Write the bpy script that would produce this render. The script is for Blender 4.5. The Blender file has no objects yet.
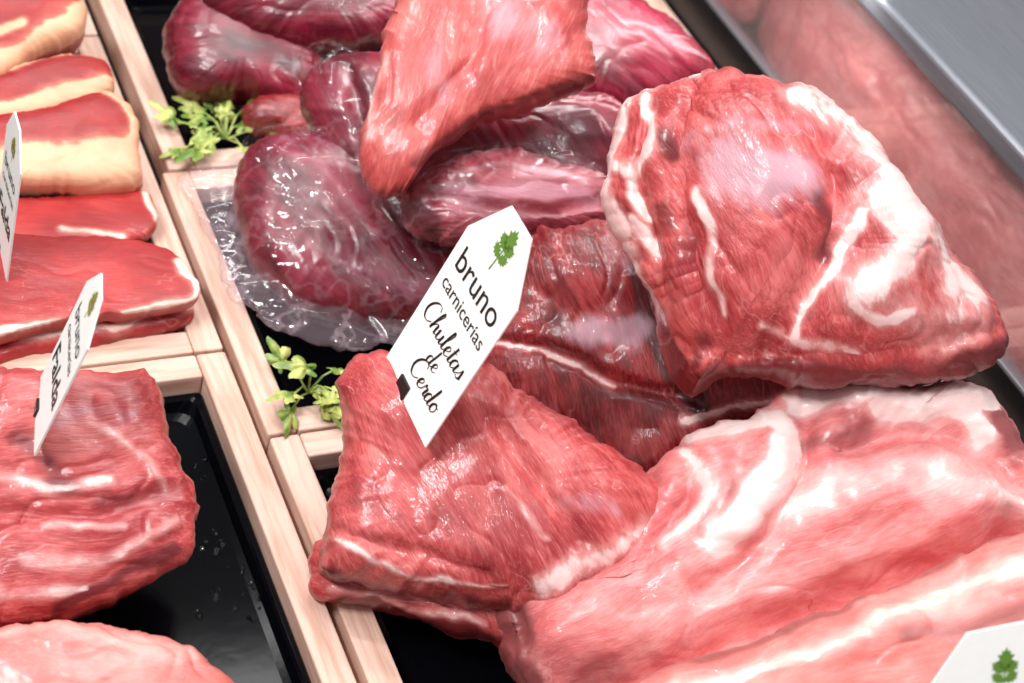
import bpy, math, random
import numpy as np
from mathutils import Matrix, Vector
from mathutils.bvhtree import BVHTree
random.seed(4)
scene=bpy.context.scene
scene.view_settings.view_transform='Standard'
COL=scene.collection
# ------------------------------------------------ camera geometry
def nrm(v):
    v=np.array(v,float); return v/np.linalg.norm(v)
XW=nrm((3199,412,-1600)); YW=nrm((-1042,1876,-1600)); ZW=nrm(np.cross(XW,YW)); YW=np.cross(ZW,XW)
R=np.array([XW,YW,ZW]); CAM=np.array([0,0,0.85]); F=1600.0
def ray(u,v): return R@np.array([(u-512)/F,(341-v)/F,-1.0])
def P(u,v,z):
    d=ray(u,v); return CAM+d*((z-CAM[2])/d[2])
def PX(p):
    c=R.T@(np.array(p,float)-CAM); return (512-F*c[0]/c[2],341+F*c[1]/c[2])
cd=bpy.data.cameras.new('camera'); cam=bpy.data.objects.new('camera',cd); COL.objects.link(cam)
M=Matrix([[*R[0],0],[*R[1],0],[*R[2],0.85],[0,0,0,1]]); cam.matrix_world=M
cd.sensor_width=36; cd.lens=F/1024*36; cd.clip_start=0.01
cd.dof.use_dof=True; cd.dof.focus_distance=1.04; cd.dof.aperture_fstop=7
scene.camera=cam
# ------------------------------------------------ helpers
def lin(c):
    return tuple([((x/255)/12.92 if x/255<=0.04045 else ((x/255+0.055)/1.055)**2.4) for x in c])+(1,)
def link(o,label=None,cat=None,parent=None,group=None,kind=None):
    COL.objects.link(o)
    if label: o['label']=label
    if cat: o['category']=cat
    if group: o['group']=group
    if kind: o['kind']=kind
    if parent: o.parent=parent
    return o
def mesh(name,verts,faces,mat=None,smooth=True):
    me=bpy.data.meshes.new(name); me.from_pydata([tuple(v) for v in verts],[],faces); me.update()
    if smooth: me.polygons.foreach_set('use_smooth',[True]*len(me.polygons))
    if mat: me.materials.append(mat)
    return bpy.data.objects.new(name,me)
def hsh(i,j,k,s):
    n=(i.astype(np.int64)*374761393+j.astype(np.int64)*668265263+k.astype(np.int64)*1274126177+s*974634777)&0xffffffff
    n=((n^(n>>13))*1103515245)&0xffffffff
    n=((n^(n>>15))*668265263)&0xffffffff
    return ((n^(n>>16))&0xffff)/65535.0
def vn(p,s=0):
    f=np.floor(p).astype(np.int64); t=p-f; t=t*t*t*(t*(t*6-15)+10)
    r=0
    for a in (0,1):
        for b in (0,1):
            for c in (0,1):
                w=(t[...,0] if a else 1-t[...,0])*(t[...,1] if b else 1-t[...,1])*(t[...,2] if c else 1-t[...,2])
                r=r+w*hsh(f[...,0]+a,f[...,1]+b,f[...,2]+c,s)
    return r-0.5
def fbm(p,s=0,o=3):
    r=0;a=1.0
    for i in range(o): r=r+a*vn(p*(2.03**i)+i*7.3,s+i); a*=0.5
    return r
def catmull(pts,n,closed=True):
    pts=np.array(pts,float); m=len(pts); out=[]
    rng=range(m) if closed else range(m-1)
    for i in rng:
        if closed: p0,p1,p2,p3=[pts[(i+j-1)%m] for j in range(4)]
        else: p0,p1,p2,p3=pts[max(i-1,0)],pts[i],pts[i+1],pts[min(i+2,m-1)]
        for t in np.linspace(0,1,12,endpoint=False):
            out.append(0.5*((2*p1)+(-p0+p2)*t+(2*p0-5*p1+4*p2-p3)*t*t+(-p0+3*p1-3*p2+p3)*t**3))
    if not closed: out.append(pts[-1])
    out=np.array(out)
    if n is None: return out
    q=np.vstack([out,out[:1]]) if closed else out
    L=np.r_[0,np.cumsum(np.linalg.norm(np.diff(q,axis=0),axis=1))]
    s=np.linspace(0,L[-1],n,endpoint=not closed)
    return np.stack([np.interp(s,L,q[:,d]) for d in range(q.shape[1])],1)
# ------------------------------------------------ materials
class NT:
    def __init__(s,name):
        s.m=bpy.data.materials.new(name); s.m.use_nodes=True; s.t=s.m.node_tree; s.n=s.t.nodes; s.l=s.t.links
        s.b=s.n['Principled BSDF']; s.out=s.n['Material Output']
    def new(s,t,**k):
        n=s.n.new(t)
        for a,b in k.items(): setattr(n,a,b)
        return n
    def set(s,inp,v):
        if isinstance(v,bpy.types.NodeSocket): s.l.new(v,inp)
        elif v is not None: inp.default_value=v
    def math(s,op,a,b=None,c=None,clamp=False):
        n=s.new('ShaderNodeMath',operation=op,use_clamp=clamp)
        s.set(n.inputs[0],a)
        if b is not None: s.set(n.inputs[1],b)
        if c is not None: s.set(n.inputs[2],c)
        return n.outputs[0]
    def vm(s,op,a,b):
        n=s.new('ShaderNodeVectorMath',operation=op); s.set(n.inputs[0],a)
        s.set(n.inputs[1],b); return n.outputs[0]
    def noise(s,v,scale,detail=3,rough=0.55):
        n=s.new('ShaderNodeTexNoise'); s.set(n.inputs['Vector'],v); n.inputs['Scale'].default_value=scale
        n.inputs['Detail'].default_value=detail; n.inputs['Roughness'].default_value=rough; return n
    def ss(s,x,a,b,lo=0,hi=1):
        n=s.new('ShaderNodeMapRange',interpolation_type='SMOOTHSTEP'); s.set(n.inputs[0],x)
        n.inputs[1].default_value=a;n.inputs[2].default_value=b;n.inputs[3].default_value=lo;n.inputs[4].default_value=hi
        return n.outputs[0]
    def mix(s,f,a,b):
        n=s.new('ShaderNodeMix',data_type='RGBA'); s.set(n.inputs[0],f); s.set(n.inputs[6],a); s.set(n.inputs[7],b); return n.outputs[2]
    def bump(s,h,st,dist,nrm=None):
        n=s.new('ShaderNodeBump'); n.inputs['Strength'].default_value=st; n.inputs['Distance'].default_value=dist
        s.set(n.inputs['Height'],h)
        if nrm: s.l.new(nrm,n.inputs['Normal'])
        return n.outputs[0]
def meatmat(name,base,dark,light,fat=(240,212,208),silver=(208,176,190),rough=0.44,coat=0.45,fib=1.0,sss=0.06,grain=1.0,wet=1.0,mottle=1.0,veins=.35):
    t=NT(name); at=t.new('ShaderNodeAttribute',attribute_name='fib').outputs['Vector']
    pa=t.new('ShaderNodeAttribute',attribute_name='paint').outputs['Color']
    sep=t.new('ShaderNodeSeparateColor'); t.l.new(pa,sep.inputs[0]); r,g,b=sep.outputs
    w=t.noise(at,8,1).outputs['Color']
    wv=t.vm('SUBTRACT',w,(.5,.5,.5)); wv=t.vm('MULTIPLY',wv,(.05,.05,.05)); co=t.vm('ADD',at,wv)
    fine=t.noise(t.vm('MULTIPLY',co,(0.08,1.0,0.7)),900*fib,3,0.65).outputs[0]
    med=t.noise(t.vm('MULTIPLY',co,(0.10,1,.8)),340*fib,3,0.6).outputs[0]
    big=t.noise(t.vm('MULTIPLY',co,(0.6,1,1)),26,5,.65).outputs[0]
    c=t.mix(t.math('MULTIPLY',t.ss(big,.42,.62),mottle),lin(base),lin(dark))
    c=t.mix(t.math('MULTIPLY',t.ss(big,.48,.34),.45*mottle),c,lin(light))
    c=t.mix(t.math('MULTIPLY',t.ss(med,.5,.72),.38*grain),c,lin(light))
    c=t.mix(t.math('MULTIPLY',t.ss(med,.5,.30),.45*grain),c,lin(dark))
    c=t.mix(t.math('MULTIPLY',t.ss(fine,.5,.72),.42*grain),c,lin(light))
    c=t.mix(t.math('MULTIPLY',t.ss(fine,.5,.30),.55*grain),c,lin(dark))
    ml=t.noise(t.vm('MULTIPLY',co,(0.35,1,.7)),26,3,0.6).outputs[0]
    line=t.ss(t.math('ABSOLUTE',t.math('SUBTRACT',ml,0.5)),0.0,0.010,1,0)
    gate=t.ss(t.noise(co,13,2).outputs[0],0.5,0.6)
    soft=tuple(.5*f+.5*l for f,l in zip(fat,light))
    c=t.mix(t.math('MULTIPLY',t.math('MULTIPLY',line,gate),veins),c,lin(soft))
    jn=t.math('SUBTRACT',t.noise(t.vm('MULTIPLY',co,(.4,1,1)),75,4,.65).outputs[0],.5)
    def thr(ch,amp=1.1,a=.15,b2=.9): 
        x=t.math('ADD',ch,t.math('MULTIPLY',t.math('MULTIPLY',jn,amp),t.ss(ch,0,.3)))
        return t.ss(x,a,b2)
    c=t.mix(t.math('MULTIPLY',thr(r,1.0,.05,.65),.6),c,lin(soft))
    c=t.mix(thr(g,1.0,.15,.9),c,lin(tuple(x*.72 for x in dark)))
    c=t.mix(t.math('MULTIPLY',thr(b,1.2,.15,.9),.6),c,lin(silver))
    ff=thr(r,1.3,.48,.76)
    fc=t.mix(t.math('MULTIPLY',t.ss(big,.40,.62),.35),lin(fat),lin(soft))
    c=t.mix(ff,c,fc)
    t.l.new(c,t.b.inputs['Base Color'])
    t.b.inputs['Subsurface Weight'].default_value=sss; t.b.inputs['Subsurface Radius'].default_value=(1,.35,.25); t.b.inputs['Subsurface Scale'].default_value=.004
    t.set(t.b.inputs['Roughness'],t.ss(med,.3,.7,rough-.06,rough+.12))
    t.b.inputs['Coat Weight'].default_value=coat; t.b.inputs['Coat Roughness'].default_value=.05
    n=t.bump(fine,.55*grain,.0007); n=t.bump(med,.35*grain,.0009,n)
    t.l.new(n,t.b.inputs['Normal'])
    wb=t.noise(t.vm('MULTIPLY',co,(.7,1,1)),360,2,.5).outputs[0]
    t.l.new(t.bump(wb,.42*wet,.0011,t.bump(fine,.3,.0005)),t.b.inputs['Coat Normal'])
    return t.m
PORK=meatmat('fresh_pork',(194,76,76),(156,40,46),(222,128,124))
PINK=meatmat('pink_pork',(224,136,134),(202,98,100),(238,174,170),grain=.7,veins=.2,fat=(244,220,216))
SMOOTH=meatmat('smooth_pork',(226,134,128),(210,108,102),(240,170,160),fat=(242,206,196),grain=.6,veins=.1)
BEEF=meatmat('red_meat',(150,34,38),(102,12,20),(188,78,78),grain=1.3)
PURP=meatmat('purple_meat',(120,20,42),(80,8,26),(146,42,64),fat=(176,96,116),silver=(150,68,94),rough=.38,coat=.4,fib=.6,sss=.0,grain=.6,wet=.9,veins=.15)
LILAC=meatmat('lilac_meat',(168,74,86),(126,40,54),(198,124,134),fat=(218,176,182),silver=(192,140,154),rough=.38,coat=.4,fib=.6,grain=.5)
STEAK=meatmat('steak_meat',(176,42,42),(146,28,32),(198,72,66),fat=(242,214,200),rough=.5,coat=.25,grain=.6,mottle=.8,wet=.5,veins=.4)
RIND=meatmat('rind_meat',(160,34,36),(130,20,26),(188,68,60),fat=(234,182,146),rough=.55,coat=.15,grain=.5,mottle=.7,wet=.4,veins=.1)
FLAT=meatmat('pale_pork',(202,92,88),(178,64,64),(220,130,122),rough=.4,coat=.4,grain=.9)
def wood():
    t=NT('pale_wood'); co=t.new('ShaderNodeTexCoord').outputs['Object']
    st=t.vm('MULTIPLY',co,(1,.07,1)); g=t.noise(st,160,4,.6).outputs[0]; g2=t.noise(t.vm('MULTIPLY',co,(1,.12,1)),40,2).outputs[0]
    c=t.mix(t.ss(g,.35,.7),lin((230,196,178)),lin((200,158,138))); c=t.mix(t.math('MULTIPLY',t.ss(g2,.4,.7),.4),c,lin((236,210,198)))
    t.l.new(c,t.b.inputs['Base Color']); t.b.inputs['Roughness'].default_value=.55
    t.l.new(t.bump(g,.3,.001),t.b.inputs['Normal']); return t.m
WOOD=wood()
def plain(name,c,rough=.4,metal=0,coat=0,bump=0,bs=200,spec=.5):
    t=NT(name); co=t.new('ShaderNodeTexCoord').outputs['Object']; n=t.noise(co,bs,3).outputs[0]
    t.l.new(t.mix(t.math('MULTIPLY',n,.5),lin(c),lin(tuple(x*.94 for x in c))),t.b.inputs['Base Color'])
    t.b.inputs['Roughness'].default_value=rough; t.b.inputs['Metallic'].default_value=metal; t.b.inputs['Coat Weight'].default_value=coat
    t.b.inputs['Specular IOR Level'].default_value=spec
    if bump: t.l.new(t.bump(n,bump,.001),t.b.inputs['Normal'])
    return t.m
BLACK=plain('black_plastic',(6,7,11),.12,bump=.12,bs=30,spec=.12)
DARK=plain('dark_lining',(22,19,21),.5)
WALL=plain('case_wall',(120,84,82),.35)
CARD=plain('white_card',(255,254,250),.45)
INK=plain('black_ink',(26,24,24),.5)
GREEN=plain('green_ink',(98,138,48),.5)
OLIVE=plain('olive_ink',(146,142,60),.5)
CLIP=plain('clip_plastic',(20,20,22),.3)
def steel():
    t=NT('brushed_steel'); co=t.new('ShaderNodeTexCoord').outputs['Object']
    g=t.noise(t.vm('MULTIPLY',co,(1,.03,1)),500,3).outputs[0]; g2=t.noise(t.vm('MULTIPLY',co,(1,.1,1)),14,2).outputs[0]
    c=t.mix(g,lin((180,184,192)),lin((130,134,142))); c=t.mix(t.math('MULTIPLY',g2,.5),c,lin((114,119,128)))
    t.l.new(c,t.b.inputs['Base Color'])
    t.b.inputs['Metallic'].default_value=.7; t.b.inputs['Roughness'].default_value=.4; t.l.new(t.bump(g,.2,.0005),t.b.inputs['Normal']); return t.m
STEEL=steel()
def filmmat(name,bsc,bst,base,amt,tint,rough=.06,dist=.004,haze=0.0,h0=0.0,hc=(.85,.78,.82,1)):
    t=NT(name); t.n.remove(t.b)
    tr=t.new('ShaderNodeBsdfTransparent'); tr.inputs[0].default_value=tint
    gl=t.new('ShaderNodeBsdfGlossy'); gl.inputs['Roughness'].default_value=rough
    co=t.new('ShaderNodeTexCoord').outputs['Object']
    n=t.noise(co,bsc,2,.5).outputs[0]
    bp=t.bump(n,bst,dist); t.l.new(bp,gl.inputs['Normal'])
    lw=t.new('ShaderNodeLayerWeight'); lw.inputs[0].default_value=.5; t.l.new(bp,lw.inputs['Normal'])
    f=t.math('POWER',lw.outputs['Facing'],4.0)
    mx=t.new('ShaderNodeMixShader'); t.l.new(t.math('ADD',t.math('MULTIPLY',f,amt),base,clamp=True),mx.inputs[0])
    t.l.new(tr.outputs[0],mx.inputs[1]); t.l.new(gl.outputs[0],mx.inputs[2]); last=mx.outputs[0]
    if haze:
        df=t.new('ShaderNodeBsdfDiffuse'); df.inputs[0].default_value=hc
        n2=t.noise(co,bsc*1.1,3,.55).outputs[0]
        ln=t.ss(t.math('ABSOLUTE',t.math('SUBTRACT',n2,.5)),0,.035,1,0)
        m2=t.new('ShaderNodeMixShader'); t.l.new(t.math('ADD',t.math('MULTIPLY',ln,haze),h0),m2.inputs[0]); t.l.new(last,m2.inputs[1]); t.l.new(df.outputs[0],m2.inputs[2]); last=m2.outputs[0]
    t.l.new(last,t.out.inputs[0]); return t.m
FILM=filmmat('clear_film',24,.5,.02,.12,(.998,.994,.997,1),haze=.05,h0=.0)
SKIRT=filmmat('loose_film',24,.8,.05,.3,(.985,.965,.975,1),haze=.12,h0=.05,hc=(.82,.62,.70,1))
ACRYL=filmmat('acrylic_panel',6,.03,.10,.3,(.99,.97,.97,1),rough=.04,haze=.01,h0=.07,hc=(.95,.72,.70,1))
def leafm():
    t=NT('garnish_green'); co=t.new('ShaderNodeTexCoord').outputs['Object']; n=t.noise(co,60,3).outputs[0]
    c=t.mix(t.ss(n,.35,.65),lin((92,130,48)),lin((190,196,112))); t.l.new(c,t.b.inputs['Base Color'])
    t.b.inputs['Roughness'].default_value=.4; t.b.inputs['Subsurface Weight'].default_value=.1; t.b.inputs['Subsurface Scale'].default_value=.003; return t.m
LEAF=leafm()
# ------------------------------------------------ lump builder
SEED=[10]
def lump(name,label,cat,mat,outline,zlow,k=.3,T=.05,Tb=.04,e1=.75,e2=.75,fib=(1,0),disp=.004,S=(),N=280,MM=120,zf=-.0125,group=None,center=None,edge=.0018,fine=.0002,dscale=17,crease=.0008):
    SEED[0]+=11; sd=SEED[0]
    o=catmull(outline,N); c0=o.mean(0) if center is None else np.array(center,float)
    rc=ray(*c0); n=nrm((1-k)*(-nrm(rc))+k*np.array([0,0,1.])); rn=rc@n
    q=lambda u,v: (lambda d: d*(rn/(d@n)))(ray(u,v))
    Q=np.array([q(*p) for p in o]); s=(CAM[2]-zlow)/max(-Q[:,2])
    pt=lambda u,v: CAM+s*q(u,v)
    b=CAM+s*Q; c=CAM+s*rc
    ex=pt(c0[0]+fib[0],c0[1]+fib[1])-c; ex=nrm(ex); ey=np.cross(n,ex)
    b=b+(b-c)/np.linalg.norm(b-c,axis=1)[:,None]*(fbm(b*75,sd)*edge*2+(np.abs(fbm(b*160,sd+2))-.15)*edge*1.2)[:,None]
    def samp(m): 
        rr=np.sin(np.linspace(0,np.pi/2,m+1))[1:]; rr=.5*rr+.5*np.linspace(0,1,m+1)[1:]; return np.arcsin(np.clip(rr,0,1)**(1/e1))
    mf=int(MM*.72); fr=samp(mf); bk=np.pi-samp(MM-mf)[::-1][1:]
    ph=np.concatenate([fr,bk])
    rho=np.sin(ph)**e1; h=np.sign(np.cos(ph))*np.abs(np.cos(ph))**e2
    hh=np.where(h>0,h*T,h*Tb)
    V=c+(b-c)[None]*rho[:,None,None]+n*hh[:,None,None]
    V=np.concatenate([np.broadcast_to(c+n*T,(1,N,3)),V,np.broadcast_to(c-n*Tb,(1,N,3))])
    fw=np.concatenate([[1],np.clip(h*1.5+.3,0,1),[0]])[:,None]
    def pl(X): Y=X-c; return np.stack([Y@ex,Y@ey],-1)
    V2=pl(V)
    paint=np.zeros(V.shape[:2]+(4,)); paint[...,3]=1
    wob=np.stack([fbm(V*34,sd+3),fbm(V*34,sd+5)],-1)*.007
    hdis=np.zeros(V.shape[:2])
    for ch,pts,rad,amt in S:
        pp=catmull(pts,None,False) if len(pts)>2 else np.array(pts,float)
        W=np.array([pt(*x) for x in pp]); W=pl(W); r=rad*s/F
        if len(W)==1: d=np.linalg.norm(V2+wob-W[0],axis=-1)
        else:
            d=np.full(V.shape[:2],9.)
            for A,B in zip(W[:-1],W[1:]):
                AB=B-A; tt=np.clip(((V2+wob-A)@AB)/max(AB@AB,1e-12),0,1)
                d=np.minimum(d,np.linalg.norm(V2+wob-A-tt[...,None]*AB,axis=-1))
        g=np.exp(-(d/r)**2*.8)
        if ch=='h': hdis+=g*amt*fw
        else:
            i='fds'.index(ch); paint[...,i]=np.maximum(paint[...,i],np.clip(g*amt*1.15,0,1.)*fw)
            if ch=='f': hdis+=g*fw*.0014*min(amt,1)
    V=V+n*hdis[...,None]
    def normals(V):
        dt=np.roll(V,-1,1)-np.roll(V,1,1); dp=np.gradient(V,axis=0); m=np.cross(dp,dt); L=np.linalg.norm(m,axis=-1,keepdims=True)
        m=m/np.maximum(L,1e-12)
        if ((m[2:-2]*(V[2:-2]-c)).sum(-1)).mean()<0: m=-m
        m[:3]=n; m[-2:]=-n
        return m
    nm=normals(V)
    fc=np.stack([(V-c)@ex,(V-c)@ey,(V-c)@n],-1)
    d=fbm(V*dscale,sd,2)*disp*2.4
    wx=np.stack([fbm(V*20,sd+7,2),fbm(V*20,sd+8,2),fbm(V*20,sd+9,2)],-1)
    rid=1-np.abs(fbm(fc*np.array([14,34,32])+wx*.9,sd+20,2))*3.2
    d=d-np.clip(rid-.45,0,1)**1.3*crease*4
    rd2=fbm(fc*np.array([22,120,100])+wx*2,sd+30,2)
    d=d+rd2*fine*2.2
    V=V+nm*d[...,None]
    V[0]=V[0].mean(0); V[-1]=V[-1].mean(0)
    z=V[...,2]; V[...,2]=np.where(z<zf,zf+(.0004*np.sin(V[...,0]*90)),z)
    rows=V.shape[0]
    verts=np.concatenate([V[:1,0],V[1:-1].reshape(-1,3),V[-1:,0]]); nv=len(verts)
    F3=[]
    last=1+(rows-3)*N
    for j in range(N):
        j2=(j+1)%N
        F3.append((0,1+j,1+j2)); F3.append((nv-1,last+j2,last+j))
    for i in range(rows-3):
        a=1+i*N; bb=a+N
        for j in range(N):
            j2=(j+1)%N; F3.append((a+j,bb+j,bb+j2,a+j2))
    p0=verts[F3[0][0]];p1=verts[F3[0][1]];p2=verts[F3[0][2]]
    if np.cross(p1-p0,p2-p0)@n<0: F3=[f[::-1] for f in F3]
    org=verts.mean(0); org[2]=verts[:,2].min()
    ob=mesh(name,verts-org,F3,mat); ob.location=org
    me=ob.data
    fl=lambda A: np.concatenate([A[:1,0],A[1:-1].reshape(-1,A.shape[-1]),A[-1:,0]])
    a=me.attributes.new('fib','FLOAT_VECTOR','POINT'); a.data.foreach_set('vector',(fl(fc)+sd*.37).ravel().astype('f'))
    a=me.attributes.new('paint','FLOAT_COLOR','POINT'); a.data.foreach_set('color',fl(paint).ravel().astype('f'))
    link(ob,label,cat,group=group)
    BV[ob.name]=BVHTree.FromPolygons([Vector(v) for v in verts],F3)
    return ob
BV={}
def hit(ob,u,v):
    r=BV[ob.name].ray_cast(Vector(CAM),Vector(nrm(ray(u,v))))
    return np.array(r[0])
# ------------------------------------------------ setting
def box(name,x0,x1,y0,y1,z0,z1,mat,bev=.0015,alongx=False,**kw):
    c=np.array([(x0+x1)/2,(y0+y1)/2,z0]); hx,hy,h=(x1-x0)/2,(y1-y0)/2,z1-z0
    if alongx: hx,hy=hy,hx
    v=[(sx*hx,sy*hy,zz) for zz in (0,h) for sx,sy in ((-1,-1),(1,-1),(1,1),(-1,1))]
    f=[(3,2,1,0),(4,5,6,7),(0,1,5,4),(1,2,6,5),(2,3,7,6),(3,0,4,7)]
    o=mesh(name,v,f,mat,False); o.location=c
    if alongx: o.rotation_euler[2]=math.pi/2
    if bev:
        m=o.modifiers.new('b','BEVEL'); m.width=bev; m.segments=3
    link(o,**kw); return o
box('floor',-.35,1.8,.1,1.62,-.06,-.03,DARK,0,kind='structure')
box('wall_right',1.8,1.83,.1,1.62,-.06,.4,WALL,0,kind='structure')
box('wall_back',-.35,1.8,1.62,1.65,-.06,.4,WALL,0,kind='structure')
def frame(x0,x1,y0,y1,label):
    w=.022
    e=bpy.data.objects.new('wooden_frame',None); e.location=(x0,y0,-.03); e.empty_display_size=.05
    link(e,label,'display frame',group='wooden frames in the display case')
    g=.0006
    for a in ((x0,x0+w,y0,y1,False),(x1-w,x1,y0,y1,False),(x0+w+g,x1-w-g,y0,y0+w,True),(x0+w+g,x1-w-g,y1-w,y1,True)):
        o=box('rail',*a[:4],-.0298,0,WOOD,.0018,alongx=a[4])
        o.parent=e; o.location=o.location-e.location
    X0,X1,Y0,Y1=x0+w+.001,x1-w-.001,y0+w+.001,y1-w-.001
    def rr(ins,z,r):
        pts=[]
        for cx,cy,a0 in ((X1-ins-r,Y1-ins-r,0),(X0+ins+r,Y1-ins-r,90),(X0+ins+r,Y0+ins+r,180),(X1-ins-r,Y0+ins+r,270)):
            for t in range(7):
                an=math.radians(a0+t*15); pts.append((cx+r*math.cos(an)-X0,cy+r*math.sin(an)-Y0,z))
        return pts
    rings=[rr(0,.004,.004),rr(0,.0135,.004),rr(.001,.0145,.004),rr(.004,.0145,.006),rr(.006,.013,.008),rr(.009,.0045,.012),rr(.014,.003,.014)]
    v=sum(rings,[]); m=28; f=[]
    for i in range(len(rings)-1):
        for j in range(m): f.append((i*m+j,i*m+(j+1)%m,(i+1)*m+(j+1)%m,(i+1)*m+j))
    f.append(tuple(range((len(rings)-1)*m,len(rings)*m)))
    v2=rr(0,.0,.004); b0=len(v); v+=v2
    for j in range(m): f.append((b0+j,b0+(j+1)%m,(j+1)%m,j))
    f.append(tuple(range(b0+m-1,b0-1,-1)))
    o=mesh('black_tray',v,f,BLACK,False); o.location=(X0,Y0,-.0298)
    link(o,'glossy black plastic tray set inside a wooden frame','tray',group='black trays')
frame(-.12,.338,.392,.789,'pale wooden frame around the tray with pork blocks')
frame(-.12,.338,.792,1.188,'pale wooden frame around the steaks and chops')
frame(-.12,.338,1.191,1.59,'pale wooden frame at the far end beside the chops')
frame(.345,.952,.14,.70,'pale wooden frame under the pile of pork')
frame(.345,.952,.703,.996,'pale wooden frame under the bagged dark meat')
frame(.352,.952,1.0,1.30,'pale wooden frame under the dark meat cuts')
frame(.352,.952,1.304,1.6,'pale wooden frame at the far end of the case')
pnl=box('divider_panel',.957,.963,.2,1.6,.040,.178,ACRYL,.0006,label='glossy see-through divider panel beside the meat pile',cat='panel')
bs=box('base_strip',.955,.965,.2,1.6,-.0298,.042,CLIP,.001); bs.parent=pnl; bs.location=bs.location-pnl.location; bs['label']='black base strip'
ed=box('edge_trim',.954,.966,.2,1.6,.0421,.046,STEEL,.0008); ed.parent=pnl; ed.location=ed.location-pnl.location; ed['label']='thin metal edge trim'
led=box('steel_ledge',.952,1.79,.2,1.6,.178,.2,STEEL,.005,label='brushed stainless steel counter ledge above the panel',cat='ledge')
# ------------------------------------------------ meats
ham=lump('pork_joint','large raw pork joint with white fat on top of the pile','meat',PORK,
 [(614,128),(622,100),(655,92),(700,83),(745,80),(795,87),(838,106),(875,142),(914,188),(952,240),(987,290),(1003,328),(998,354),(970,368),(935,379),(895,388),(860,385),(820,390),(780,382),(742,377),(715,380),(692,396),(676,386),(660,345),(643,300),(622,245),(606,205),(606,165)],
 .14,k=.12,T=.075,Tb=.03,e1=.62,e2=.74,fib=(.5,1),disp=.005,crease=.0008,edge=.0022,S=[
 ('f',[(618,100),(612,150),(611,200),(626,240)],9,1.0),('f',[(622,104),(660,92),(700,85)],7,.8),('f',[(645,105),(660,150),(642,190),(648,230)],6,.85),('f',[(612,170),(640,185)],6,.8),('f',[(635,230),(660,262)],6,.7),
 ('f',[(628,240),(645,290),(662,330)],6,.8),('f',[(800,108),(850,140),(885,185),(925,250),(960,300)],20,.66),('f',[(868,215),(895,245),(880,275),(850,300)],20,.8),('f',[(880,190),(900,230),(888,262)],12,1.1),
 ('f',[(850,225),(825,270),(800,310),(790,345)],6,.8),('f',[(930,270),(955,305),(940,340)],22,.5),('f',[(880,310),(920,330)],26,.4),('f',[(840,310),(870,330),(900,320)],6,.7),('f',[(760,330),(800,348),(850,352)],5,.65),('f',[(700,200),(715,260),(720,320)],3,.6),
 ('s',[(728,178),(745,195),(785,195)],24,.9),('s',[(690,160),(740,145),(800,150)],12,.4),
 ('d',[(672,150),(678,168)],9,.8),('d',[(665,222),(672,235)],9,.6),('d',[(806,215),(822,235),(815,262)],9,.7),('d',[(650,330),(672,375),(690,390),(760,376),(850,382),(940,374),(998,350)],13,1.2),('d',[(700,340),(690,370)],10,.6),('d',[(760,110),(800,130)],22,.35),('d',[(690,250),(690,300)],16,.4),  # long stroke: dark red lower edge with underside shade painted in
 ('h',[(825,190),(822,240),(802,290),(765,350)],9,-.006),('h',[(850,300)],38,.010),('h',[(700,100),(688,200),(712,300),(722,370)],10,-.007),('h',[(655,115),(648,200),(672,300)],7,-.007),
 ('h',[(740,140),(770,200),(765,290)],32,.010),('h',[(860,180),(905,240)],28,.009),('h',[(680,345),(720,352),(800,358),(980,335)],8,-.006),('h',[(740,370),(820,378),(900,378)],10,.004)],N=380,MM=190)
m2=lump('pork_shoulder_chunk','thick deep red pork block with coarse cut face','meat',BEEF,
 [(528,242),(562,232),(602,220),(650,222),(720,280),(790,350),(828,398),(800,425),(760,440),(720,455),(685,475),(655,490),(625,494),(598,490),(560,481),(524,464),(503,434),(480,386),(486,342),(508,295)],
 .012,k=.2,T=.05,Tb=.03,e1=.46,e2=.5,fib=(.3,1),disp=.004,crease=.0008,edge=.003,S=[
 ('s',[(580,342),(620,346),(640,340)],14,.9),('s',[(600,250),(620,280)],8,.4),('d',[(625,235),(640,290),(660,350),(690,405)],14,1.3),('d',[(540,260),(562,300),(548,350)],16,.4),('d',[(520,440),(580,465),(640,470)],12,.5),('d',[(600,400),(680,410)],10,.5),  # painted sheen patch, gap shade along the joint, shaded bottom edge
 ('h',[(495,352),(560,366),(610,388),(690,405)],7,-.007),('h',[(520,270),(610,300)],18,.006),('h',[(620,335)],20,.005),('f',[(495,352),(560,368),(612,392)],3,.75),('f',[(506,432),(530,462),(565,478),(610,486)],5,.8),('f',[(680,425),(740,412),(810,402)],6,.7)],N=360,MM=170)
m1b=lump('pork_slice','lower layer of pale-edged pork under the tagged block','meat',PORK,
 [(325,545),(400,540),(480,550),(560,545),(600,545),(620,580),(600,620),(555,645),(505,646),(490,636),(450,628),(400,614),(350,605),(316,597),(315,572)],
 -.004,k=.2,T=.03,Tb=.02,e1=.45,e2=.5,fib=(1,.3),disp=.003,edge=.002,crease=.0004,S=[('d',[(345,602),(420,619),(500,642)],7,.8),('f',[(330,592),(400,606),(480,626)],4,.5)],N=260,MM=100)
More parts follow.
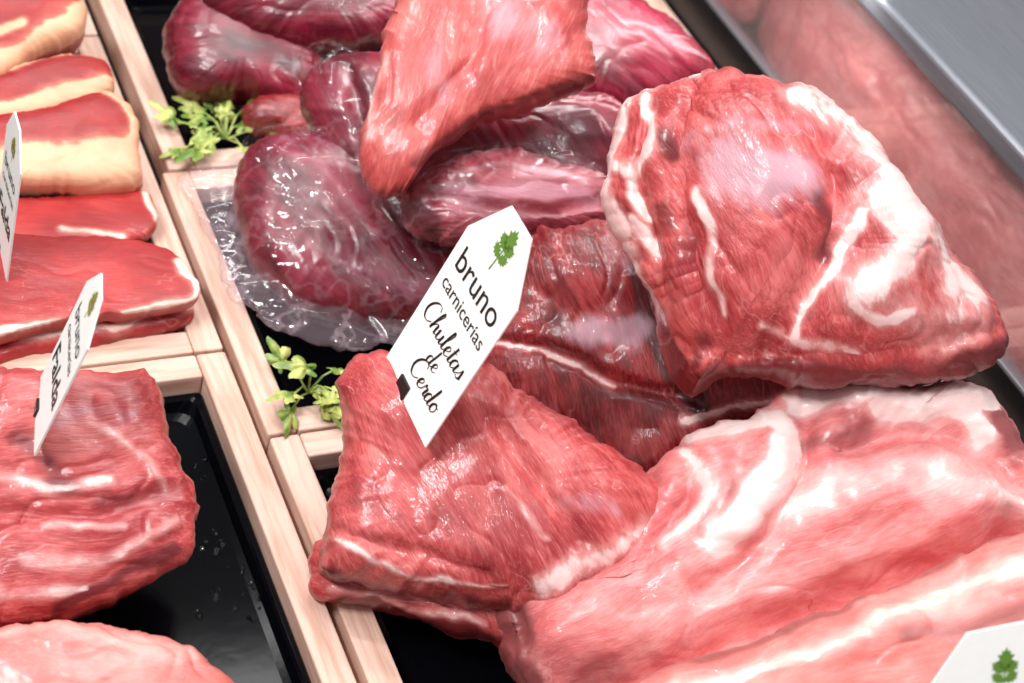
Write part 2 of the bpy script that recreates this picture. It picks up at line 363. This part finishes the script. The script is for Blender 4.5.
m1=lump('pork_loin_block','thick raw pork block holding the price tag, beside wooden frame','meat',PORK,
 [(345,374),(370,356),(410,352),(460,357),(520,392),(580,436),(640,480),(672,508),(662,545),(620,582),(565,606),(520,616),(470,612),(420,600),(370,588),(330,578),(319,560),(328,510),(341,450),(340,405)],
 .012,k=.15,T=.065,Tb=.025,e1=.46,e2=.56,fib=(.6,1),disp=.004,crease=.0006,edge=.0026,S=[
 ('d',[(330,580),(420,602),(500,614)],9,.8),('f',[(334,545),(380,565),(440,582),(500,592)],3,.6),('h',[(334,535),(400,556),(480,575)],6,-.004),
 ('d',[(350,440),(352,500),(380,545)],14,.35),('d',[(430,520),(480,560)],16,.35),('h',[(500,440),(535,495),(570,545)],9,-.005),('s',[(560,510),(600,515)],14,.4),('s',[(470,470),(450,500)],14,.2),('f',[(540,588),(590,565),(635,530)],12,.6),('f',[(500,500),(540,545)],4,.45),('h',[(440,390),(480,440)],24,.005)],N=340,MM=150)
m4=lump('fatty_pork_cut','pale pink pork piece with thick creamy fat band','meat',PINK,
 [(498,605),(540,590),(585,562),(628,515),(655,475),(690,438),(740,418),(790,402),(850,399),(915,391),(975,391),(1010,425),(1032,480),(1070,540),(1060,590),(980,630),(880,665),(780,700),(660,725),(570,725),(520,690),(496,645)],
 .0,k=.28,T=.06,Tb=.03,e1=.55,e2=.66,fib=(1,-.45),disp=.005,edge=.003,crease=.0004,S=[
 ('f',[(700,442),(768,432),(778,465),(750,515),(715,560)],13,1.2),('f',[(800,410),(860,404),(930,398),(972,410)],16,1.5),('f',[(870,428),(940,428),(968,450)],14,1.2),('f',[(688,470),(700,520),(665,560)],8,.75),
 ('f',[(780,530),(860,495),(940,498),(1010,525)],24,.5),('f',[(640,640),(760,605),(860,565)],24,.35),
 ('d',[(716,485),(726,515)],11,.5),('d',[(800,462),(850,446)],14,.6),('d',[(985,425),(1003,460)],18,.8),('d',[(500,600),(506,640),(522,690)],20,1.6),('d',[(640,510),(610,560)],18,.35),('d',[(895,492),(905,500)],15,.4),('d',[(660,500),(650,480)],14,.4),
 ('h',[(682,450),(684,510),(640,580)],12,-.008),('h',[(800,425),(795,480),(752,560),(700,600)],12,-.010),('h',[(830,468),(900,450),(960,462),(1010,490)],13,-.011),('h',[(755,440),(768,480),(738,550)],18,.006),('h',[(700,470),(700,540)],14,.004),('h',[(850,410),(960,408)],18,.010),('h',[(860,520),(960,520)],30,.012),('h',[(560,640),(620,600)],24,.008),('h',[(600,700),(720,655),(850,612),(1000,550)],18,-.024),('h',[(515,620),(535,660)],5,-.006),('h',[(505,640),(520,650)],6,-.005)],N=360,MM=170)
m5=lump('pork_loin_piece','long smooth pale pink pork loin with soft fat layer','meat',SMOOTH,
 [(600,722),(650,680),(720,653),(790,630),(850,606),(920,576),(1000,546),(1070,524),(1140,560),(1180,680),(1100,800),(900,850),(720,830),(620,780)],
 .085,k=.3,T=.045,Tb=.07,e1=.6,e2=.6,fib=(1,-.35),disp=.004,crease=.0004,S=[
 ('f',[(680,698),(740,684),(820,660),(880,634),(960,602),(1060,572)],11,.6),('f',[(660,710),(780,700),(900,690)],12,.25),('d',[(640,688),(720,656),(800,630),(870,602),(960,566),(1060,532)],7,.7),('d',[(900,655),(960,642),(1010,628)],13,.6),  # dark stroke on the upper edge paints the crevice shade
 ('h',[(700,690),(900,650)],30,.006)],N=300,MM=120)
# dark group
DK=dict(e1=.52,crease=.0005,edge=.0022,disp=.003,dscale=13)
pa=lump('dark_meat_cut','broad glossy dark purple meat slab in clear plastic bag','meat',PURP,
 [(240,166),(256,143),(300,138),(350,150),(390,185),(425,215),(465,245),(470,300),(437,330),(376,330),(318,318),(274,294),(248,254),(236,206)],
 .010,k=.5,T=.035,Tb=.03,fib=(.8,1),S=[('f',[(280,165),(330,190),(370,250)],5,.4),('s',[(260,160),(300,150),(340,165)],9,.5),('s',[(330,270),(390,300),(430,300)],10,.4),('d',[(300,200),(350,260)],16,.4)],**DK)
pb=lump('dark_meat_cut','curved dark purple meat with silver skin, wrapped in film','meat',PURP,
 [(300,88),(318,62),(352,54),(420,60),(520,90),(600,120),(612,170),(600,230),(480,245),(440,246),(395,228),(350,200),(322,160),(304,120)],
 .045,k=.3,T=.036,Tb=.03,fib=(.7,1),S=[('s',[(330,70),(345,130),(380,190)],9,.4),('s',[(320,100),(340,160)],6,.3),('h',[(350,80),(362,140),(400,200)],7,-.004)],**DK)
d2=lump('lilac_meat_cut','pale lilac-pink meat piece in clear film','meat',LILAC,
 [(398,208),(415,182),(450,162),(520,154),(575,164),(612,178),(614,222),(570,236),(520,241),(460,247),(415,236)],
 .082,k=.25,T=.036,Tb=.025,fib=(1,.15),S=[('d',[(405,215),(430,230)],11,1),('s',[(450,205),(540,195),(590,208)],12,.7),('f',[(520,175),(580,185)],8,.6),('d',[(430,200),(470,190)],10,.5),('h',[(430,208),(520,218),(600,208)],6,-.004)],**DK)
pf=lump('dark_meat_cut','dark purple meat strip behind pink flap','meat',PURP,
 [(450,150),(500,110),(560,92),(610,98),(645,130),(625,168),(570,176),(500,172)],.08,k=.3,T=.03,Tb=.025,fib=(1,-.2),S=[('s',[(500,130),(560,120)],9,.4),('f',[(520,145),(590,150)],6,.5)],**DK)
pg=lump('dark_meat_cut','dark purple meat cut on the far end of the pile','meat',PURP,
 [(545,-30),(620,0),(670,28),(708,62),(714,80),(700,100),(660,122),(600,120),(555,80),(540,10)],.055,k=.35,T=.045,Tb=.04,fib=(1,.7),S=[('s',[(610,30),(660,60)],14,.3)],**DK)
pc=lump('pork_flank_flap','thick salmon pink flank piece draped over dark meat','meat',FLAT,
 [(402,-10),(450,-40),(530,-45),(580,-12),(588,30),(596,76),(590,86),(555,98),(505,116),(460,136),(430,158),(414,184),(396,198),(372,192),(361,150),(370,85),(383,35)],
 .12,k=.25,T=.028,Tb=.03,e1=.32,e2=.5,fib=(.3,-1),disp=.003,crease=.0004,edge=.003,S=[('s',[(500,20),(540,50)],26,.5),('s',[(430,60),(440,100)],18,.35),('d',[(410,172),(450,140),(505,114),(590,84)],6,.8),('d',[(440,100),(480,90)],14,.3),('d',[(400,120),(390,160)],10,.4),('f',[(382,60),(370,140)],5,.5),
 ('h',[(480,-20),(470,60),(420,130)],10,-.003),('h',[(540,10),(560,70)],14,.004)],N=300)
pd=lump('dark_meat_cut','dark purple meat cut lying behind the green garnish','meat',PURP,
 [(166,45),(176,15),(205,-5),(262,8),(305,30),(325,60),(316,100),(285,114),(240,100),(205,106),(178,98),(168,75)],.01,k=.4,T=.04,Tb=.03,fib=(1,.3),S=[('s',[(190,40),(250,30),(290,50)],10,.35),('d',[(230,60),(290,80)],14,.6)],**DK)
pe=lump('dark_meat_cut','rounded dark purple meat cut near the case end','meat',PURP,
 [(195,-15),(250,-50),(350,-60),(430,-30),(425,10),(380,46),(310,54),(250,40),(205,14)],.06,k=.35,T=.04,Tb=.03,fib=(1,.1),S=[('s',[(240,0),(310,10),(370,5)],10,.35)],**DK)
ph=lump('meat_trimming','small dark red meat trimming beside the garnish','meat',BEEF,
 [(238,112),(270,95),(310,100),(332,122),(312,142),(275,140),(250,130)],.012,k=.4,T=.02,Tb=.02,N=140,MM=60,disp=.006,edge=.003)
# made-up loins behind the panel, standing in for its reflection
for cy,ry,mat in ((1.36,.22,PINK),(.82,.33,PINK)):
    ol=[PX((1.058+.088*np.sign(math.cos(t))*abs(math.cos(t))**.6,cy+ry*np.sign(math.sin(t))*abs(math.sin(t))**.8,.06)) for t in np.linspace(0,2*math.pi,19)[:-1]]
    ymid=np.linspace(cy-ry*.85,cy+ry*.85,5)
    st=[('f',[PX((1.0+.01*math.sin(y*30),y,.12)) for y in ymid],14,.95),('d',[PX((.99,y,.09)) for y in ymid],10,.6),('f',[PX((1.05,ymid[1],.13)),PX((1.05,ymid[2],.13))],26,.7),('d',[PX((1.02,ymid[2],.13)),PX((1.05,ymid[3],.13))],14,.7),('s',[PX((1.03,ymid[3],.13))],20,.6),('h',[PX((1.02,ymid[2]+.02,.13)),PX((1.08,ymid[2]-.02,.13))],12,-.02)]
    f1=PX((1.0,cy+.1,.1)); f0=PX((1.0,cy,.1))
    lump('reflection_loin','made-up pork loin standing in for the reflection in the divider panel','meat',mat,ol,.06,k=1,T=.085,Tb=.07,e1=.45,e2=.6,N=280,MM=100,fib=(f1[0]-f0[0],f1[1]-f0[1]),S=st,disp=.004,crease=.002)
# left trays
def chop(label,mat,outline,z,S,**kw):
    a=dict(k=.55,T=.018,Tb=.018,e1=.5,e2=.6,fib=(1,.1),disp=.0015,N=220,MM=90,crease=.0002,fine=.0001,edge=.0018); a.update(kw)
    return lump('pork_chop',label,'meat',mat,outline,z,S=S,group='chops and steaks in the tray',**a)
chop('thick cut chop with cream rind at the tray end',RIND,[(-40,20),(10,-12),(60,-10),(82,12),(80,40),(45,58),(10,85),(-20,100),(-50,90)],.014,
 [('f',[(-30,100),(20,74),(60,50),(88,28)],16,1.4),('f',[(10,0),(50,-6),(80,10)],7,1.3),('f',[(-30,62),(20,40)],6,.8)],T=.03,Tb=.028)
chop('thick cut chop with cream rind lying between others',RIND,[(-40,105),(10,82),(60,64),(104,68),(114,92),(96,112),(30,130),(-40,142)],.012,
 [('f',[(-40,140),(30,124),(110,98)],13,1.5),('f',[(10,80),(60,64),(102,66)],4,1.2)],T=.026,Tb=.024,e1=.4,e2=.5)
chop('thick cut chop with wide cream rind and red face',RIND,[(-40,140),(50,118),(108,104),(134,128),(138,165),(138,192),(90,200),(20,200),(-40,200)],.008,
 [('f',[(-40,190),(50,184),(134,174)],21,1.6),('f',[(-40,204),(50,200),(134,192)],16,1.4),('f',[(110,104),(134,128),(138,160)],8,1.4),('f',[(0,124),(50,114),(104,102)],3,.9)],T=.03,Tb=.024,e1=.4,e2=.5)
chop('thin red steak lying under the rind chops',STEAK,[(-40,208),(40,200),(100,196),(143,192),(156,208),(150,236),(90,250),(-40,250)],.010,
 [('f',[(146,198),(156,225)],5,1.0),('f',[(60,240),(120,242)],6,.7)],k=.9,T=.009,Tb=.01)
chop('raw steak beneath another with pale fat rim',STEAK,[(-40,300),(60,290),(150,290),(190,308),(180,326),(100,343),(40,353),(-40,368)],-.002,
 [('f',[(-40,352),(60,340),(140,326),(190,312)],6,.7)],k=.9,T=.010,Tb=.01)
chop('bright red steak with pale fat rim lying flat',STEAK,[(-40,242),(60,238),(125,240),(170,250),(196,280),(194,302),(130,314),(60,324),(-40,340)],.022,
 [('f',[(186,268),(200,286),(192,308),(130,321),(50,331),(-40,347)],9,1.6)],k=.85,T=.008,Tb=.016)
lb=lump('pork_neck_block','raw pork neck block with a small price tag on it','meat',PORK,
 [(-50,392),(30,380),(90,374),(130,371),(153,383),(167,430),(184,468),(198,500),(194,548),(170,577),(120,604),(60,619),(0,628),(-50,632)],
 .0,k=.25,T=.04,Tb=.03,e1=.4,e2=.45,fib=(1,-.12),disp=.004,crease=.0010,edge=.0018,S=[('h',[(-20,522),(60,530),(130,512),(190,490)],8,-.004),('s',[(60,430),(120,425)],18,.4),('f',[(0,490),(60,500),(100,488)],7,.55),('f',[(20,575),(100,570),(170,530)],7,.5),('f',[(90,440),(130,460),(160,500)],6,.5),('f',[(0,600),(80,595)],6,.45),('f',[(40,540),(120,535)],4,.5),('d',[(20,450),(70,500)],12,.6),('d',[(170,560),(60,612)],9,.8),('d',[(100,510),(170,500)],12,.5)],N=300)
lump('pork_loin_piece','smooth pale pork piece on the black tray','meat',SMOOTH,
 [(-60,660),(0,632),(60,624),(125,634),(185,652),(232,684),(240,740),(120,790),(-60,790)],-.002,k=.4,T=.035,Tb=.035,fib=(1,.2),disp=.003,S=[('f',[(0,640),(100,642),(190,668)],12,.35)])
# ------------------------------------------------ plastic bags
def bag(label,outline,zlow,mat=FILM,**kw):
    a=dict(k=.45,T=.03,Tb=.02,e1=.75,e2=.75,disp=.003,fine=.0002,edge=.002,N=220,MM=90,dscale=20,crease=.0012); a.update(kw)
    return lump('plastic_bag',label,'plastic bag',mat,outline,zlow,**a)
bag('loose creased clear plastic spread under the dark meat',[(186,182),(215,166),(262,150),(330,180),(430,240),(450,300),(440,340),(400,350),(340,348),(288,338),(246,308),(222,270),(206,236),(192,208)],.012,mat=SKIRT,k=.75,T=.010,Tb=.008,disp=.005,dscale=26,crease=.0022,fine=.0005,edge=.003)
bag('clear plastic film tight around the dark meat',[(230,164),(252,136),(320,130),(376,170),(432,208),(474,240),(476,310),(440,338),(372,338),(312,328),(264,300),(240,260),(228,208)],.010,k=.5,T=.040,Tb=.01)
bag('clear plastic film over curved dark meat',[(296,66),(320,50),(345,55),(372,70),(380,120),(395,180),(360,192),(325,166),(300,110)],.055,T=.05)
bag('clear plastic film over lilac meat piece',[(395,205),(425,165),(500,150),(580,162),(614,190),(610,232),(540,247),(460,252),(410,240)],.085,T=.044,Tb=.03)
# ------------------------------------------------ signs
def strokes(word):
    G={'C':(.66,[[(.62,.82),(.52,1.0),(.3,.97),(.1,.7),(.05,.35),(.2,.05),(.42,.03),(.6,.2)]]),
    'h':(.46,[[(0,.1),(.16,.6),(.24,.92),(.18,1.0),(.11,.7),(.05,.0)],[(.06,.12),(.2,.4),(.31,.42),(.32,.2),(.36,.03),(.46,.1)]]),
    'u':(.46,[[(0,.3),(.05,.43),(.06,.12),(.13,.02),(.25,.12),(.32,.43)],[(.32,.43),(.32,.1),(.38,.02),(.46,.1)]]),
    'l':(.24,[[(0,.1),(.15,.6),(.2,.94),(.13,1.0),(.08,.6),(.08,.1),(.15,.02),(.24,.1)]]),
    'e':(.34,[[(0,.12),(.2,.25),(.25,.38),(.16,.45),(.06,.3),(.07,.08),(.19,.0),(.34,.12)]]),
    't':(.26,[[(.12,.8),(.08,.1),(.15,.02),(.26,.1)],[(0,.54),(.25,.57)]]),
    'a':(.44,[[(.3,.38),(.18,.45),(.04,.3),(.03,.1),(.12,.0),(.26,.15),(.32,.43)],[(.32,.43),(.3,.1),(.36,.02),(.44,.1)]]),
    's':(.34,[[(0,.1),(.14,.3),(.18,.48),(.24,.27),(.25,.08),(.13,.0),(.03,.06)],[(.2,.02),(.34,.1)]]),
    'd':(.44,[[(.28,.35),(.16,.44),(.04,.3),(.03,.1),(.12,.0),(.26,.14)],[(.34,1.0),(.3,.5),(.27,.1),(.33,.02),(.44,.1)]]),
    'r':(.34,[[(0,.1),(.07,.4),(.09,.48),(.14,.38),(.24,.4),(.22,.1),(.27,.02),(.34,.1)]]),
    'o':(.36,[[(.16,.45),(.04,.3),(.04,.1),(.15,.0),(.27,.12),(.27,.33),(.16,.45),(.26,.36),(.36,.38)]])}
    out=[];x=0
    for ch in word:
        adv,ss=G[ch]
        for s in ss: out.append([(x+a+.22*b,b) for a,b in s])
        x+=adv
    return out,x+.1
def script_mesh(word,width,cx,cy,par,z):
    ss,L=strokes(word); sc=width/L; V=[];Fc=[]
    for s in ss:
        c=catmull(s,None,False)
        tg=np.gradient(c,axis=0); tg/=np.linalg.norm(tg,axis=1)[:,None]+1e-9
        nn=np.stack([-tg[:,1],tg[:,0]],1); wd=.020+.030*np.clip(-tg[:,1],0,1)
        b=len(V)
        for p,q,w in zip(c,nn,wd):
            for sg in (1,-1):
                V.append(((p[0]+q[0]*w*sg-L/2)*sc+cx,(p[1]+q[1]*w*sg-.4)*sc*.88+cy,z))
        for i in range(len(c)-1): Fc.append((b+2*i,b+2*i+1,b+2*i+3,b+2*i+2))
    o=mesh('lettering',V,Fc,INK,False); link(o,parent=par); o['label']='handwritten-style black lettering'; return o
def text_mesh(txt,width,cx,cy,par,z,bold=0,mat=None,xs=1):
    cu=bpy.data.curves.new('t','FONT'); cu.body=txt; cu.size=1; cu.align_x='CENTER'; cu.align_y='CENTER'; cu.offset=bold; cu.resolution_u=4
    ob=bpy.data.objects.new('tmp',cu); COL.objects.link(ob); bpy.context.view_layer.update()
    me=bpy.data.meshes.new_from_object(ob.evaluated_get(bpy.context.evaluated_depsgraph_get())); bpy.data.objects.remove(ob)
    xsz=[v.co.x for v in me.vertices]; sc=width/(max(xsz)-min(xsz)); mx=(max(xsz)+min(xsz))/2
    for v in me.vertices: v.co=Vector(((v.co.x-mx)*sc+cx,v.co.y*sc*xs+cy,z))
    me.materials.clear(); me.materials.append(mat or INK)
    o=bpy.data.objects.new('lettering',me); link(o,parent=par); return o
def leaf_emblem(size,cx,cy,par,z,mat):
    V=[];Fc=[]
    def leaflet(ox,oy,ang,sz,wx=.95):
        b=len(V)
        half=[(0,0),(.12,.10),(.30,.14),(.20,.28),(.44,.40),(.26,.5),(.40,.72),(.2,.72),(.20,.92),(.08,.86),(0,1.08)]
        pts=half+[(-x,y) for x,y in reversed(half[1:-1])]
        pts.append((0,.5)); ca,sa=math.cos(ang),math.sin(ang)
        for x,y in pts: x*=wx; V.append((cx+size*(ox+sz*(x*ca-y*sa)),cy+size*(oy+sz*(x*sa+y*ca)),z))
        n=len(pts)-1
        for i in range(n): Fc.append((b+i,b+(i+1)%n,b+n))
    leaflet(0.06,.12,-.15,1.05); leaflet(.0,.05,.7,.72); leaflet(.08,.05,-1.0,.72); leaflet(-.03,-.4,.85,.68); leaflet(.03,-.4,-1.05,.68)
    b=len(V)
    for x,y in ((-.12,-1.05),(-.04,-1.07),(.10,.3),(.04,.3)): V.append((cx+size*x,cy+size*y,z))
    Fc.append((b,b+1,b+2,b+3))
    o=mesh('leaf_emblem',V,Fc,mat,False); link(o,parent=par); o['label']='green leaf emblem'; return o
def sign(label,org,wd,up,W,lines,clip=True,ar=2.33,shoulder=1.76,lm=None):
    wd=nrm(wd); up=nrm(np.array(up)-wd*(np.array(up)@wd)); nn=np.cross(wd,up); H=ar*W; T=.0012
    sh=[(-.5,0),(.5,0),(.5,shoulder),(.195,ar),(-.195,ar),(-.5,shoulder)]
    V=[(x*W,y*W,0) for x,y in sh]+[(x*W,y*W,-T) for x,y in sh]
    Fc=[tuple(range(6)),tuple(range(11,5,-1))]+[(i,i+6,(i+1)%6+6,(i+1)%6) for i in range(6)]
    o=mesh('price_tag',V,Fc,CARD,False)
    o.matrix_world=Matrix([[wd[0],up[0],nn[0],org[0]],[wd[1],up[1],nn[1],org[1]],[wd[2],up[2],nn[2],org[2]],[0,0,0,1]])
    link(o,label,'price tag',group='white tag-shaped price signs')
    z=.0003
    for l in lines:
        if l[0]=='leaf': leaf_emblem(l[1]*W,l[2]*W,l[3]*W,o,z,lm or GREEN)
        elif l[0]=='txt': text_mesh(l[1],l[2]*W,l[3]*W,l[4]*W,o,z,l[5])
        else: script_mesh(l[1],l[2]*W,l[3]*W,l[4]*W,o,z)
    if clip:
        V=[(x,y,zz) for zz in (-.003,.0016) for x,y in ((-W*.21,-W*.12),(-W*.03,-W*.12),(-W*.03,W*.15),(-W*.21,W*.15))]
        k=mesh('clip',V,[(3,2,1,0),(4,5,6,7),(0,1,5,4),(1,2,6,5),(2,3,7,6),(3,0,4,7)],CLIP,False); link(k,parent=o); k['label']='black plastic clip'
        m=k.modifiers.new('b','BEVEL'); m.width=.0006
    return o
LN=[('leaf',.20,0.0,1.74),('txt','bruno',.76,0,1.33,.004),('txt','carnicerías',.80,0,1.07,.004),('scr','Chuletas',.84,0,.76),('scr','de',.2,.03,.54),('scr','Cerdo',.58,.10,.33)]
hp=hit(m1,404,403)
a=math.radians(16)
dep=-(R.T@(hp-CAM))[2]; W=119*dep/F
sign('white tag reading bruno carnicerías Chuletas de Cerdo',hp,(0,-1,0),(math.sin(a),0,math.cos(a)),W,LN,ar=2.04,shoulder=1.56)
hp=hit(lb,35,420); dep=-(R.T@(hp-CAM))[2]; a=math.radians(15)
LN2=[('leaf',.19,0,1.84),('txt','bruno',.7,0,1.44,0),('txt','carnicerías',.74,0,1.17,0),('txt','Falda',.8,0,.72,.015)]
sign('white price tag with leaf emblem stuck in pork neck block',hp,(-.223,-.975,0),(.975*math.sin(a),-.223*math.sin(a),math.cos(a)),92*dep/F,LN2,ar=2.12,shoulder=1.7,lm=OLIVE)
hp=P(0,256,.035); dep=-(R.T@(hp-CAM))[2]
sign('white price tag standing among the chops',hp,(-.03,-1,0),(.06,0.0,1),74*dep/F,LN2,ar=2.3,shoulder=1.85,lm=OLIVE)
hp=P(1018,858,.145); dep=-(R.T@(hp-CAM))[2]
sign('white price tag with green leaf beside the pork loin',hp,(.93,-.2,.3),(.1,.5,.85),170*dep/F,[('leaf',.13,0.0,1.21)],ar=1.5,shoulder=1.15)
# ------------------------------------------------ garnish
def garnish(label,u,v,z,rad,n,dx=0):
    V=[];Fc=[];SV=[];SF=[]
    base=P(u,v,z)
    for i in range(n):
        an=random.uniform(0,6.283); rr=rad*math.sqrt(random.random()); hz=random.uniform(.006,.026)*(1.3-rr/rad)
        c=Vector((rr*math.cos(an)*(1.25 if dx else 1),rr*math.sin(an),hz)); sz=random.uniform(.011,.016)
        ori=Matrix.Rotation(an+random.uniform(-.6,.6),4,'Z')@Matrix.Rotation(random.uniform(-.8,.35),4,'Y')@Matrix.Rotation(random.uniform(-.6,.6),4,'X')
        b=len(V); K=48
        V.append(tuple(c))
        for ring in (.5,1):
            for j in range(K):
                th=2*math.pi*j/K; lb_=abs(math.cos(2.5*th)); jag=(1+.14*((j%6)<3)-.07)
                r=(.45+.55*lb_**1.1)*(1+.3*math.cos(th))*jag*.95 if ring==1 else .32*(.6+.4*lb_)
                p=Vector((r*math.cos(th)*sz*1.1+sz*.3,r*math.sin(th)*sz*.75,-(r*r)*sz*.35+.0016*math.cos(5*th)*ring)); V.append(tuple(c+ori@p))
        for j in range(K):
            j2=(j+1)%K; Fc.append((b,b+1+j,b+1+j2)); Fc.append((b+1+j,b+1+K+j,b+1+K+j2,b+1+j2))
        sb=len(SV); pts=[Vector((0,0,0)),Vector((c.x*.5,c.y*.5,c.z*.8+.003)),c]
        for p in pts:
            for q in range(5): SV.append((p.x+.0009*math.cos(q*1.2566),p.y+.0009*math.sin(q*1.2566),p.z))
        for s in range(2):
            for q in range(5): SF.append((sb+s*5+q,sb+s*5+(q+1)%5,sb+s*5+5+(q+1)%5,sb+s*5+5+q))
    o=mesh('parsley_garnish',V,Fc,LEAF); o.location=base; link(o,label,'garnish',group='green garnish sprigs')
    s=mesh('stem',SV,SF,LEAF); link(s,parent=o)
garnish('green plastic parsley sprig between meat and wooden frame',226,138,.006,.038,18,1)
garnish('green parsley sprig at the corner of the wooden frames',308,392,.004,.028,15)
# droplets
V=[];Fc=[]
for i in range(70):
    p=P(random.uniform(195,265),random.uniform(430,620),-.0262); r=random.uniform(.0008,.0026); b=len(V)
    V.append((p[0],p[1],p[2]+r*.6))
    for j in range(10): V.append((p[0]+.7*r*math.cos(j*.628),p[1]+.7*r*math.sin(j*.628),p[2]+r*.45))
    for j in range(10): V.append((p[0]+r*math.cos(j*.628),p[1]+r*math.sin(j*.628),p[2]-.0008))
    for j in range(10): Fc+= [(b,b+1+j,b+1+(j+1)%10),(b+1+j,b+11+j,b+11+(j+1)%10,b+1+(j+1)%10)]
t=NT('water'); t.b.inputs['Transmission Weight'].default_value=1; t.b.inputs['Roughness'].default_value=.02; t.b.inputs['IOR'].default_value=1.33
nz=t.noise(t.new('ShaderNodeTexCoord').outputs['Object'],5).outputs[0]; t.l.new(t.mix(nz,(1,1,1,1),(.9,.95,1,1)),t.b.inputs['Base Color'])
o=mesh('water_droplets',V,Fc,t.m); link(o,'small water droplets on the black tray','water droplets',kind='stuff')
# ------------------------------------------------ lights
def area(name,loc,tgt,sx,sy,e,c=(1,1,1)):
    l=bpy.data.lights.new(name,'AREA'); l.shape='RECTANGLE'; l.size=sx; l.size_y=sy; l.energy=e; l.color=c
    o=bpy.data.objects.new(name,l); o.location=loc; o.rotation_euler=(Vector(tgt)-Vector(loc)).to_track_quat('-Z','Y').to_euler(); COL.objects.link(o)
area('case_light',(.6,1.35,1.35),(.55,.8,0),1.6,.06,8,(1,.985,.97))
area('ceiling_light',(-.6,.5,1.6),(.5,.8,0),.6,.2,27,(1,.99,.98))
area('ceiling_light',(1.0,.1,1.8),(.6,.7,0),.4,.12,7,(1,.99,1))
area('added_loin_fill',(1.12,.95,.175),(1.09,.95,0),.03,1.3,2.6,(1,.97,.95))  # added fill to brighten the loins shaded by the ledge
for i,(x,y,z,e) in enumerate(((.35,1.25,1.5,14),(.85,1.15,1.5,9),(.1,.85,1.6,15),(.6,.6,1.7,13))):
    l=bpy.data.lights.new('spot_lamp','POINT'); l.energy=e; l.shadow_soft_size=.025; l.color=(1,.98,.97)
    o=bpy.data.objects.new('spot_lamp',l); o.location=(x,y,z); COL.objects.link(o)
w=bpy.data.worlds.new('world'); scene.world=w; w.use_nodes=True
bg=w.node_tree.nodes['Background']; bg.inputs[0].default_value=(.97,.95,.96,1); bg.inputs[1].default_value=.38
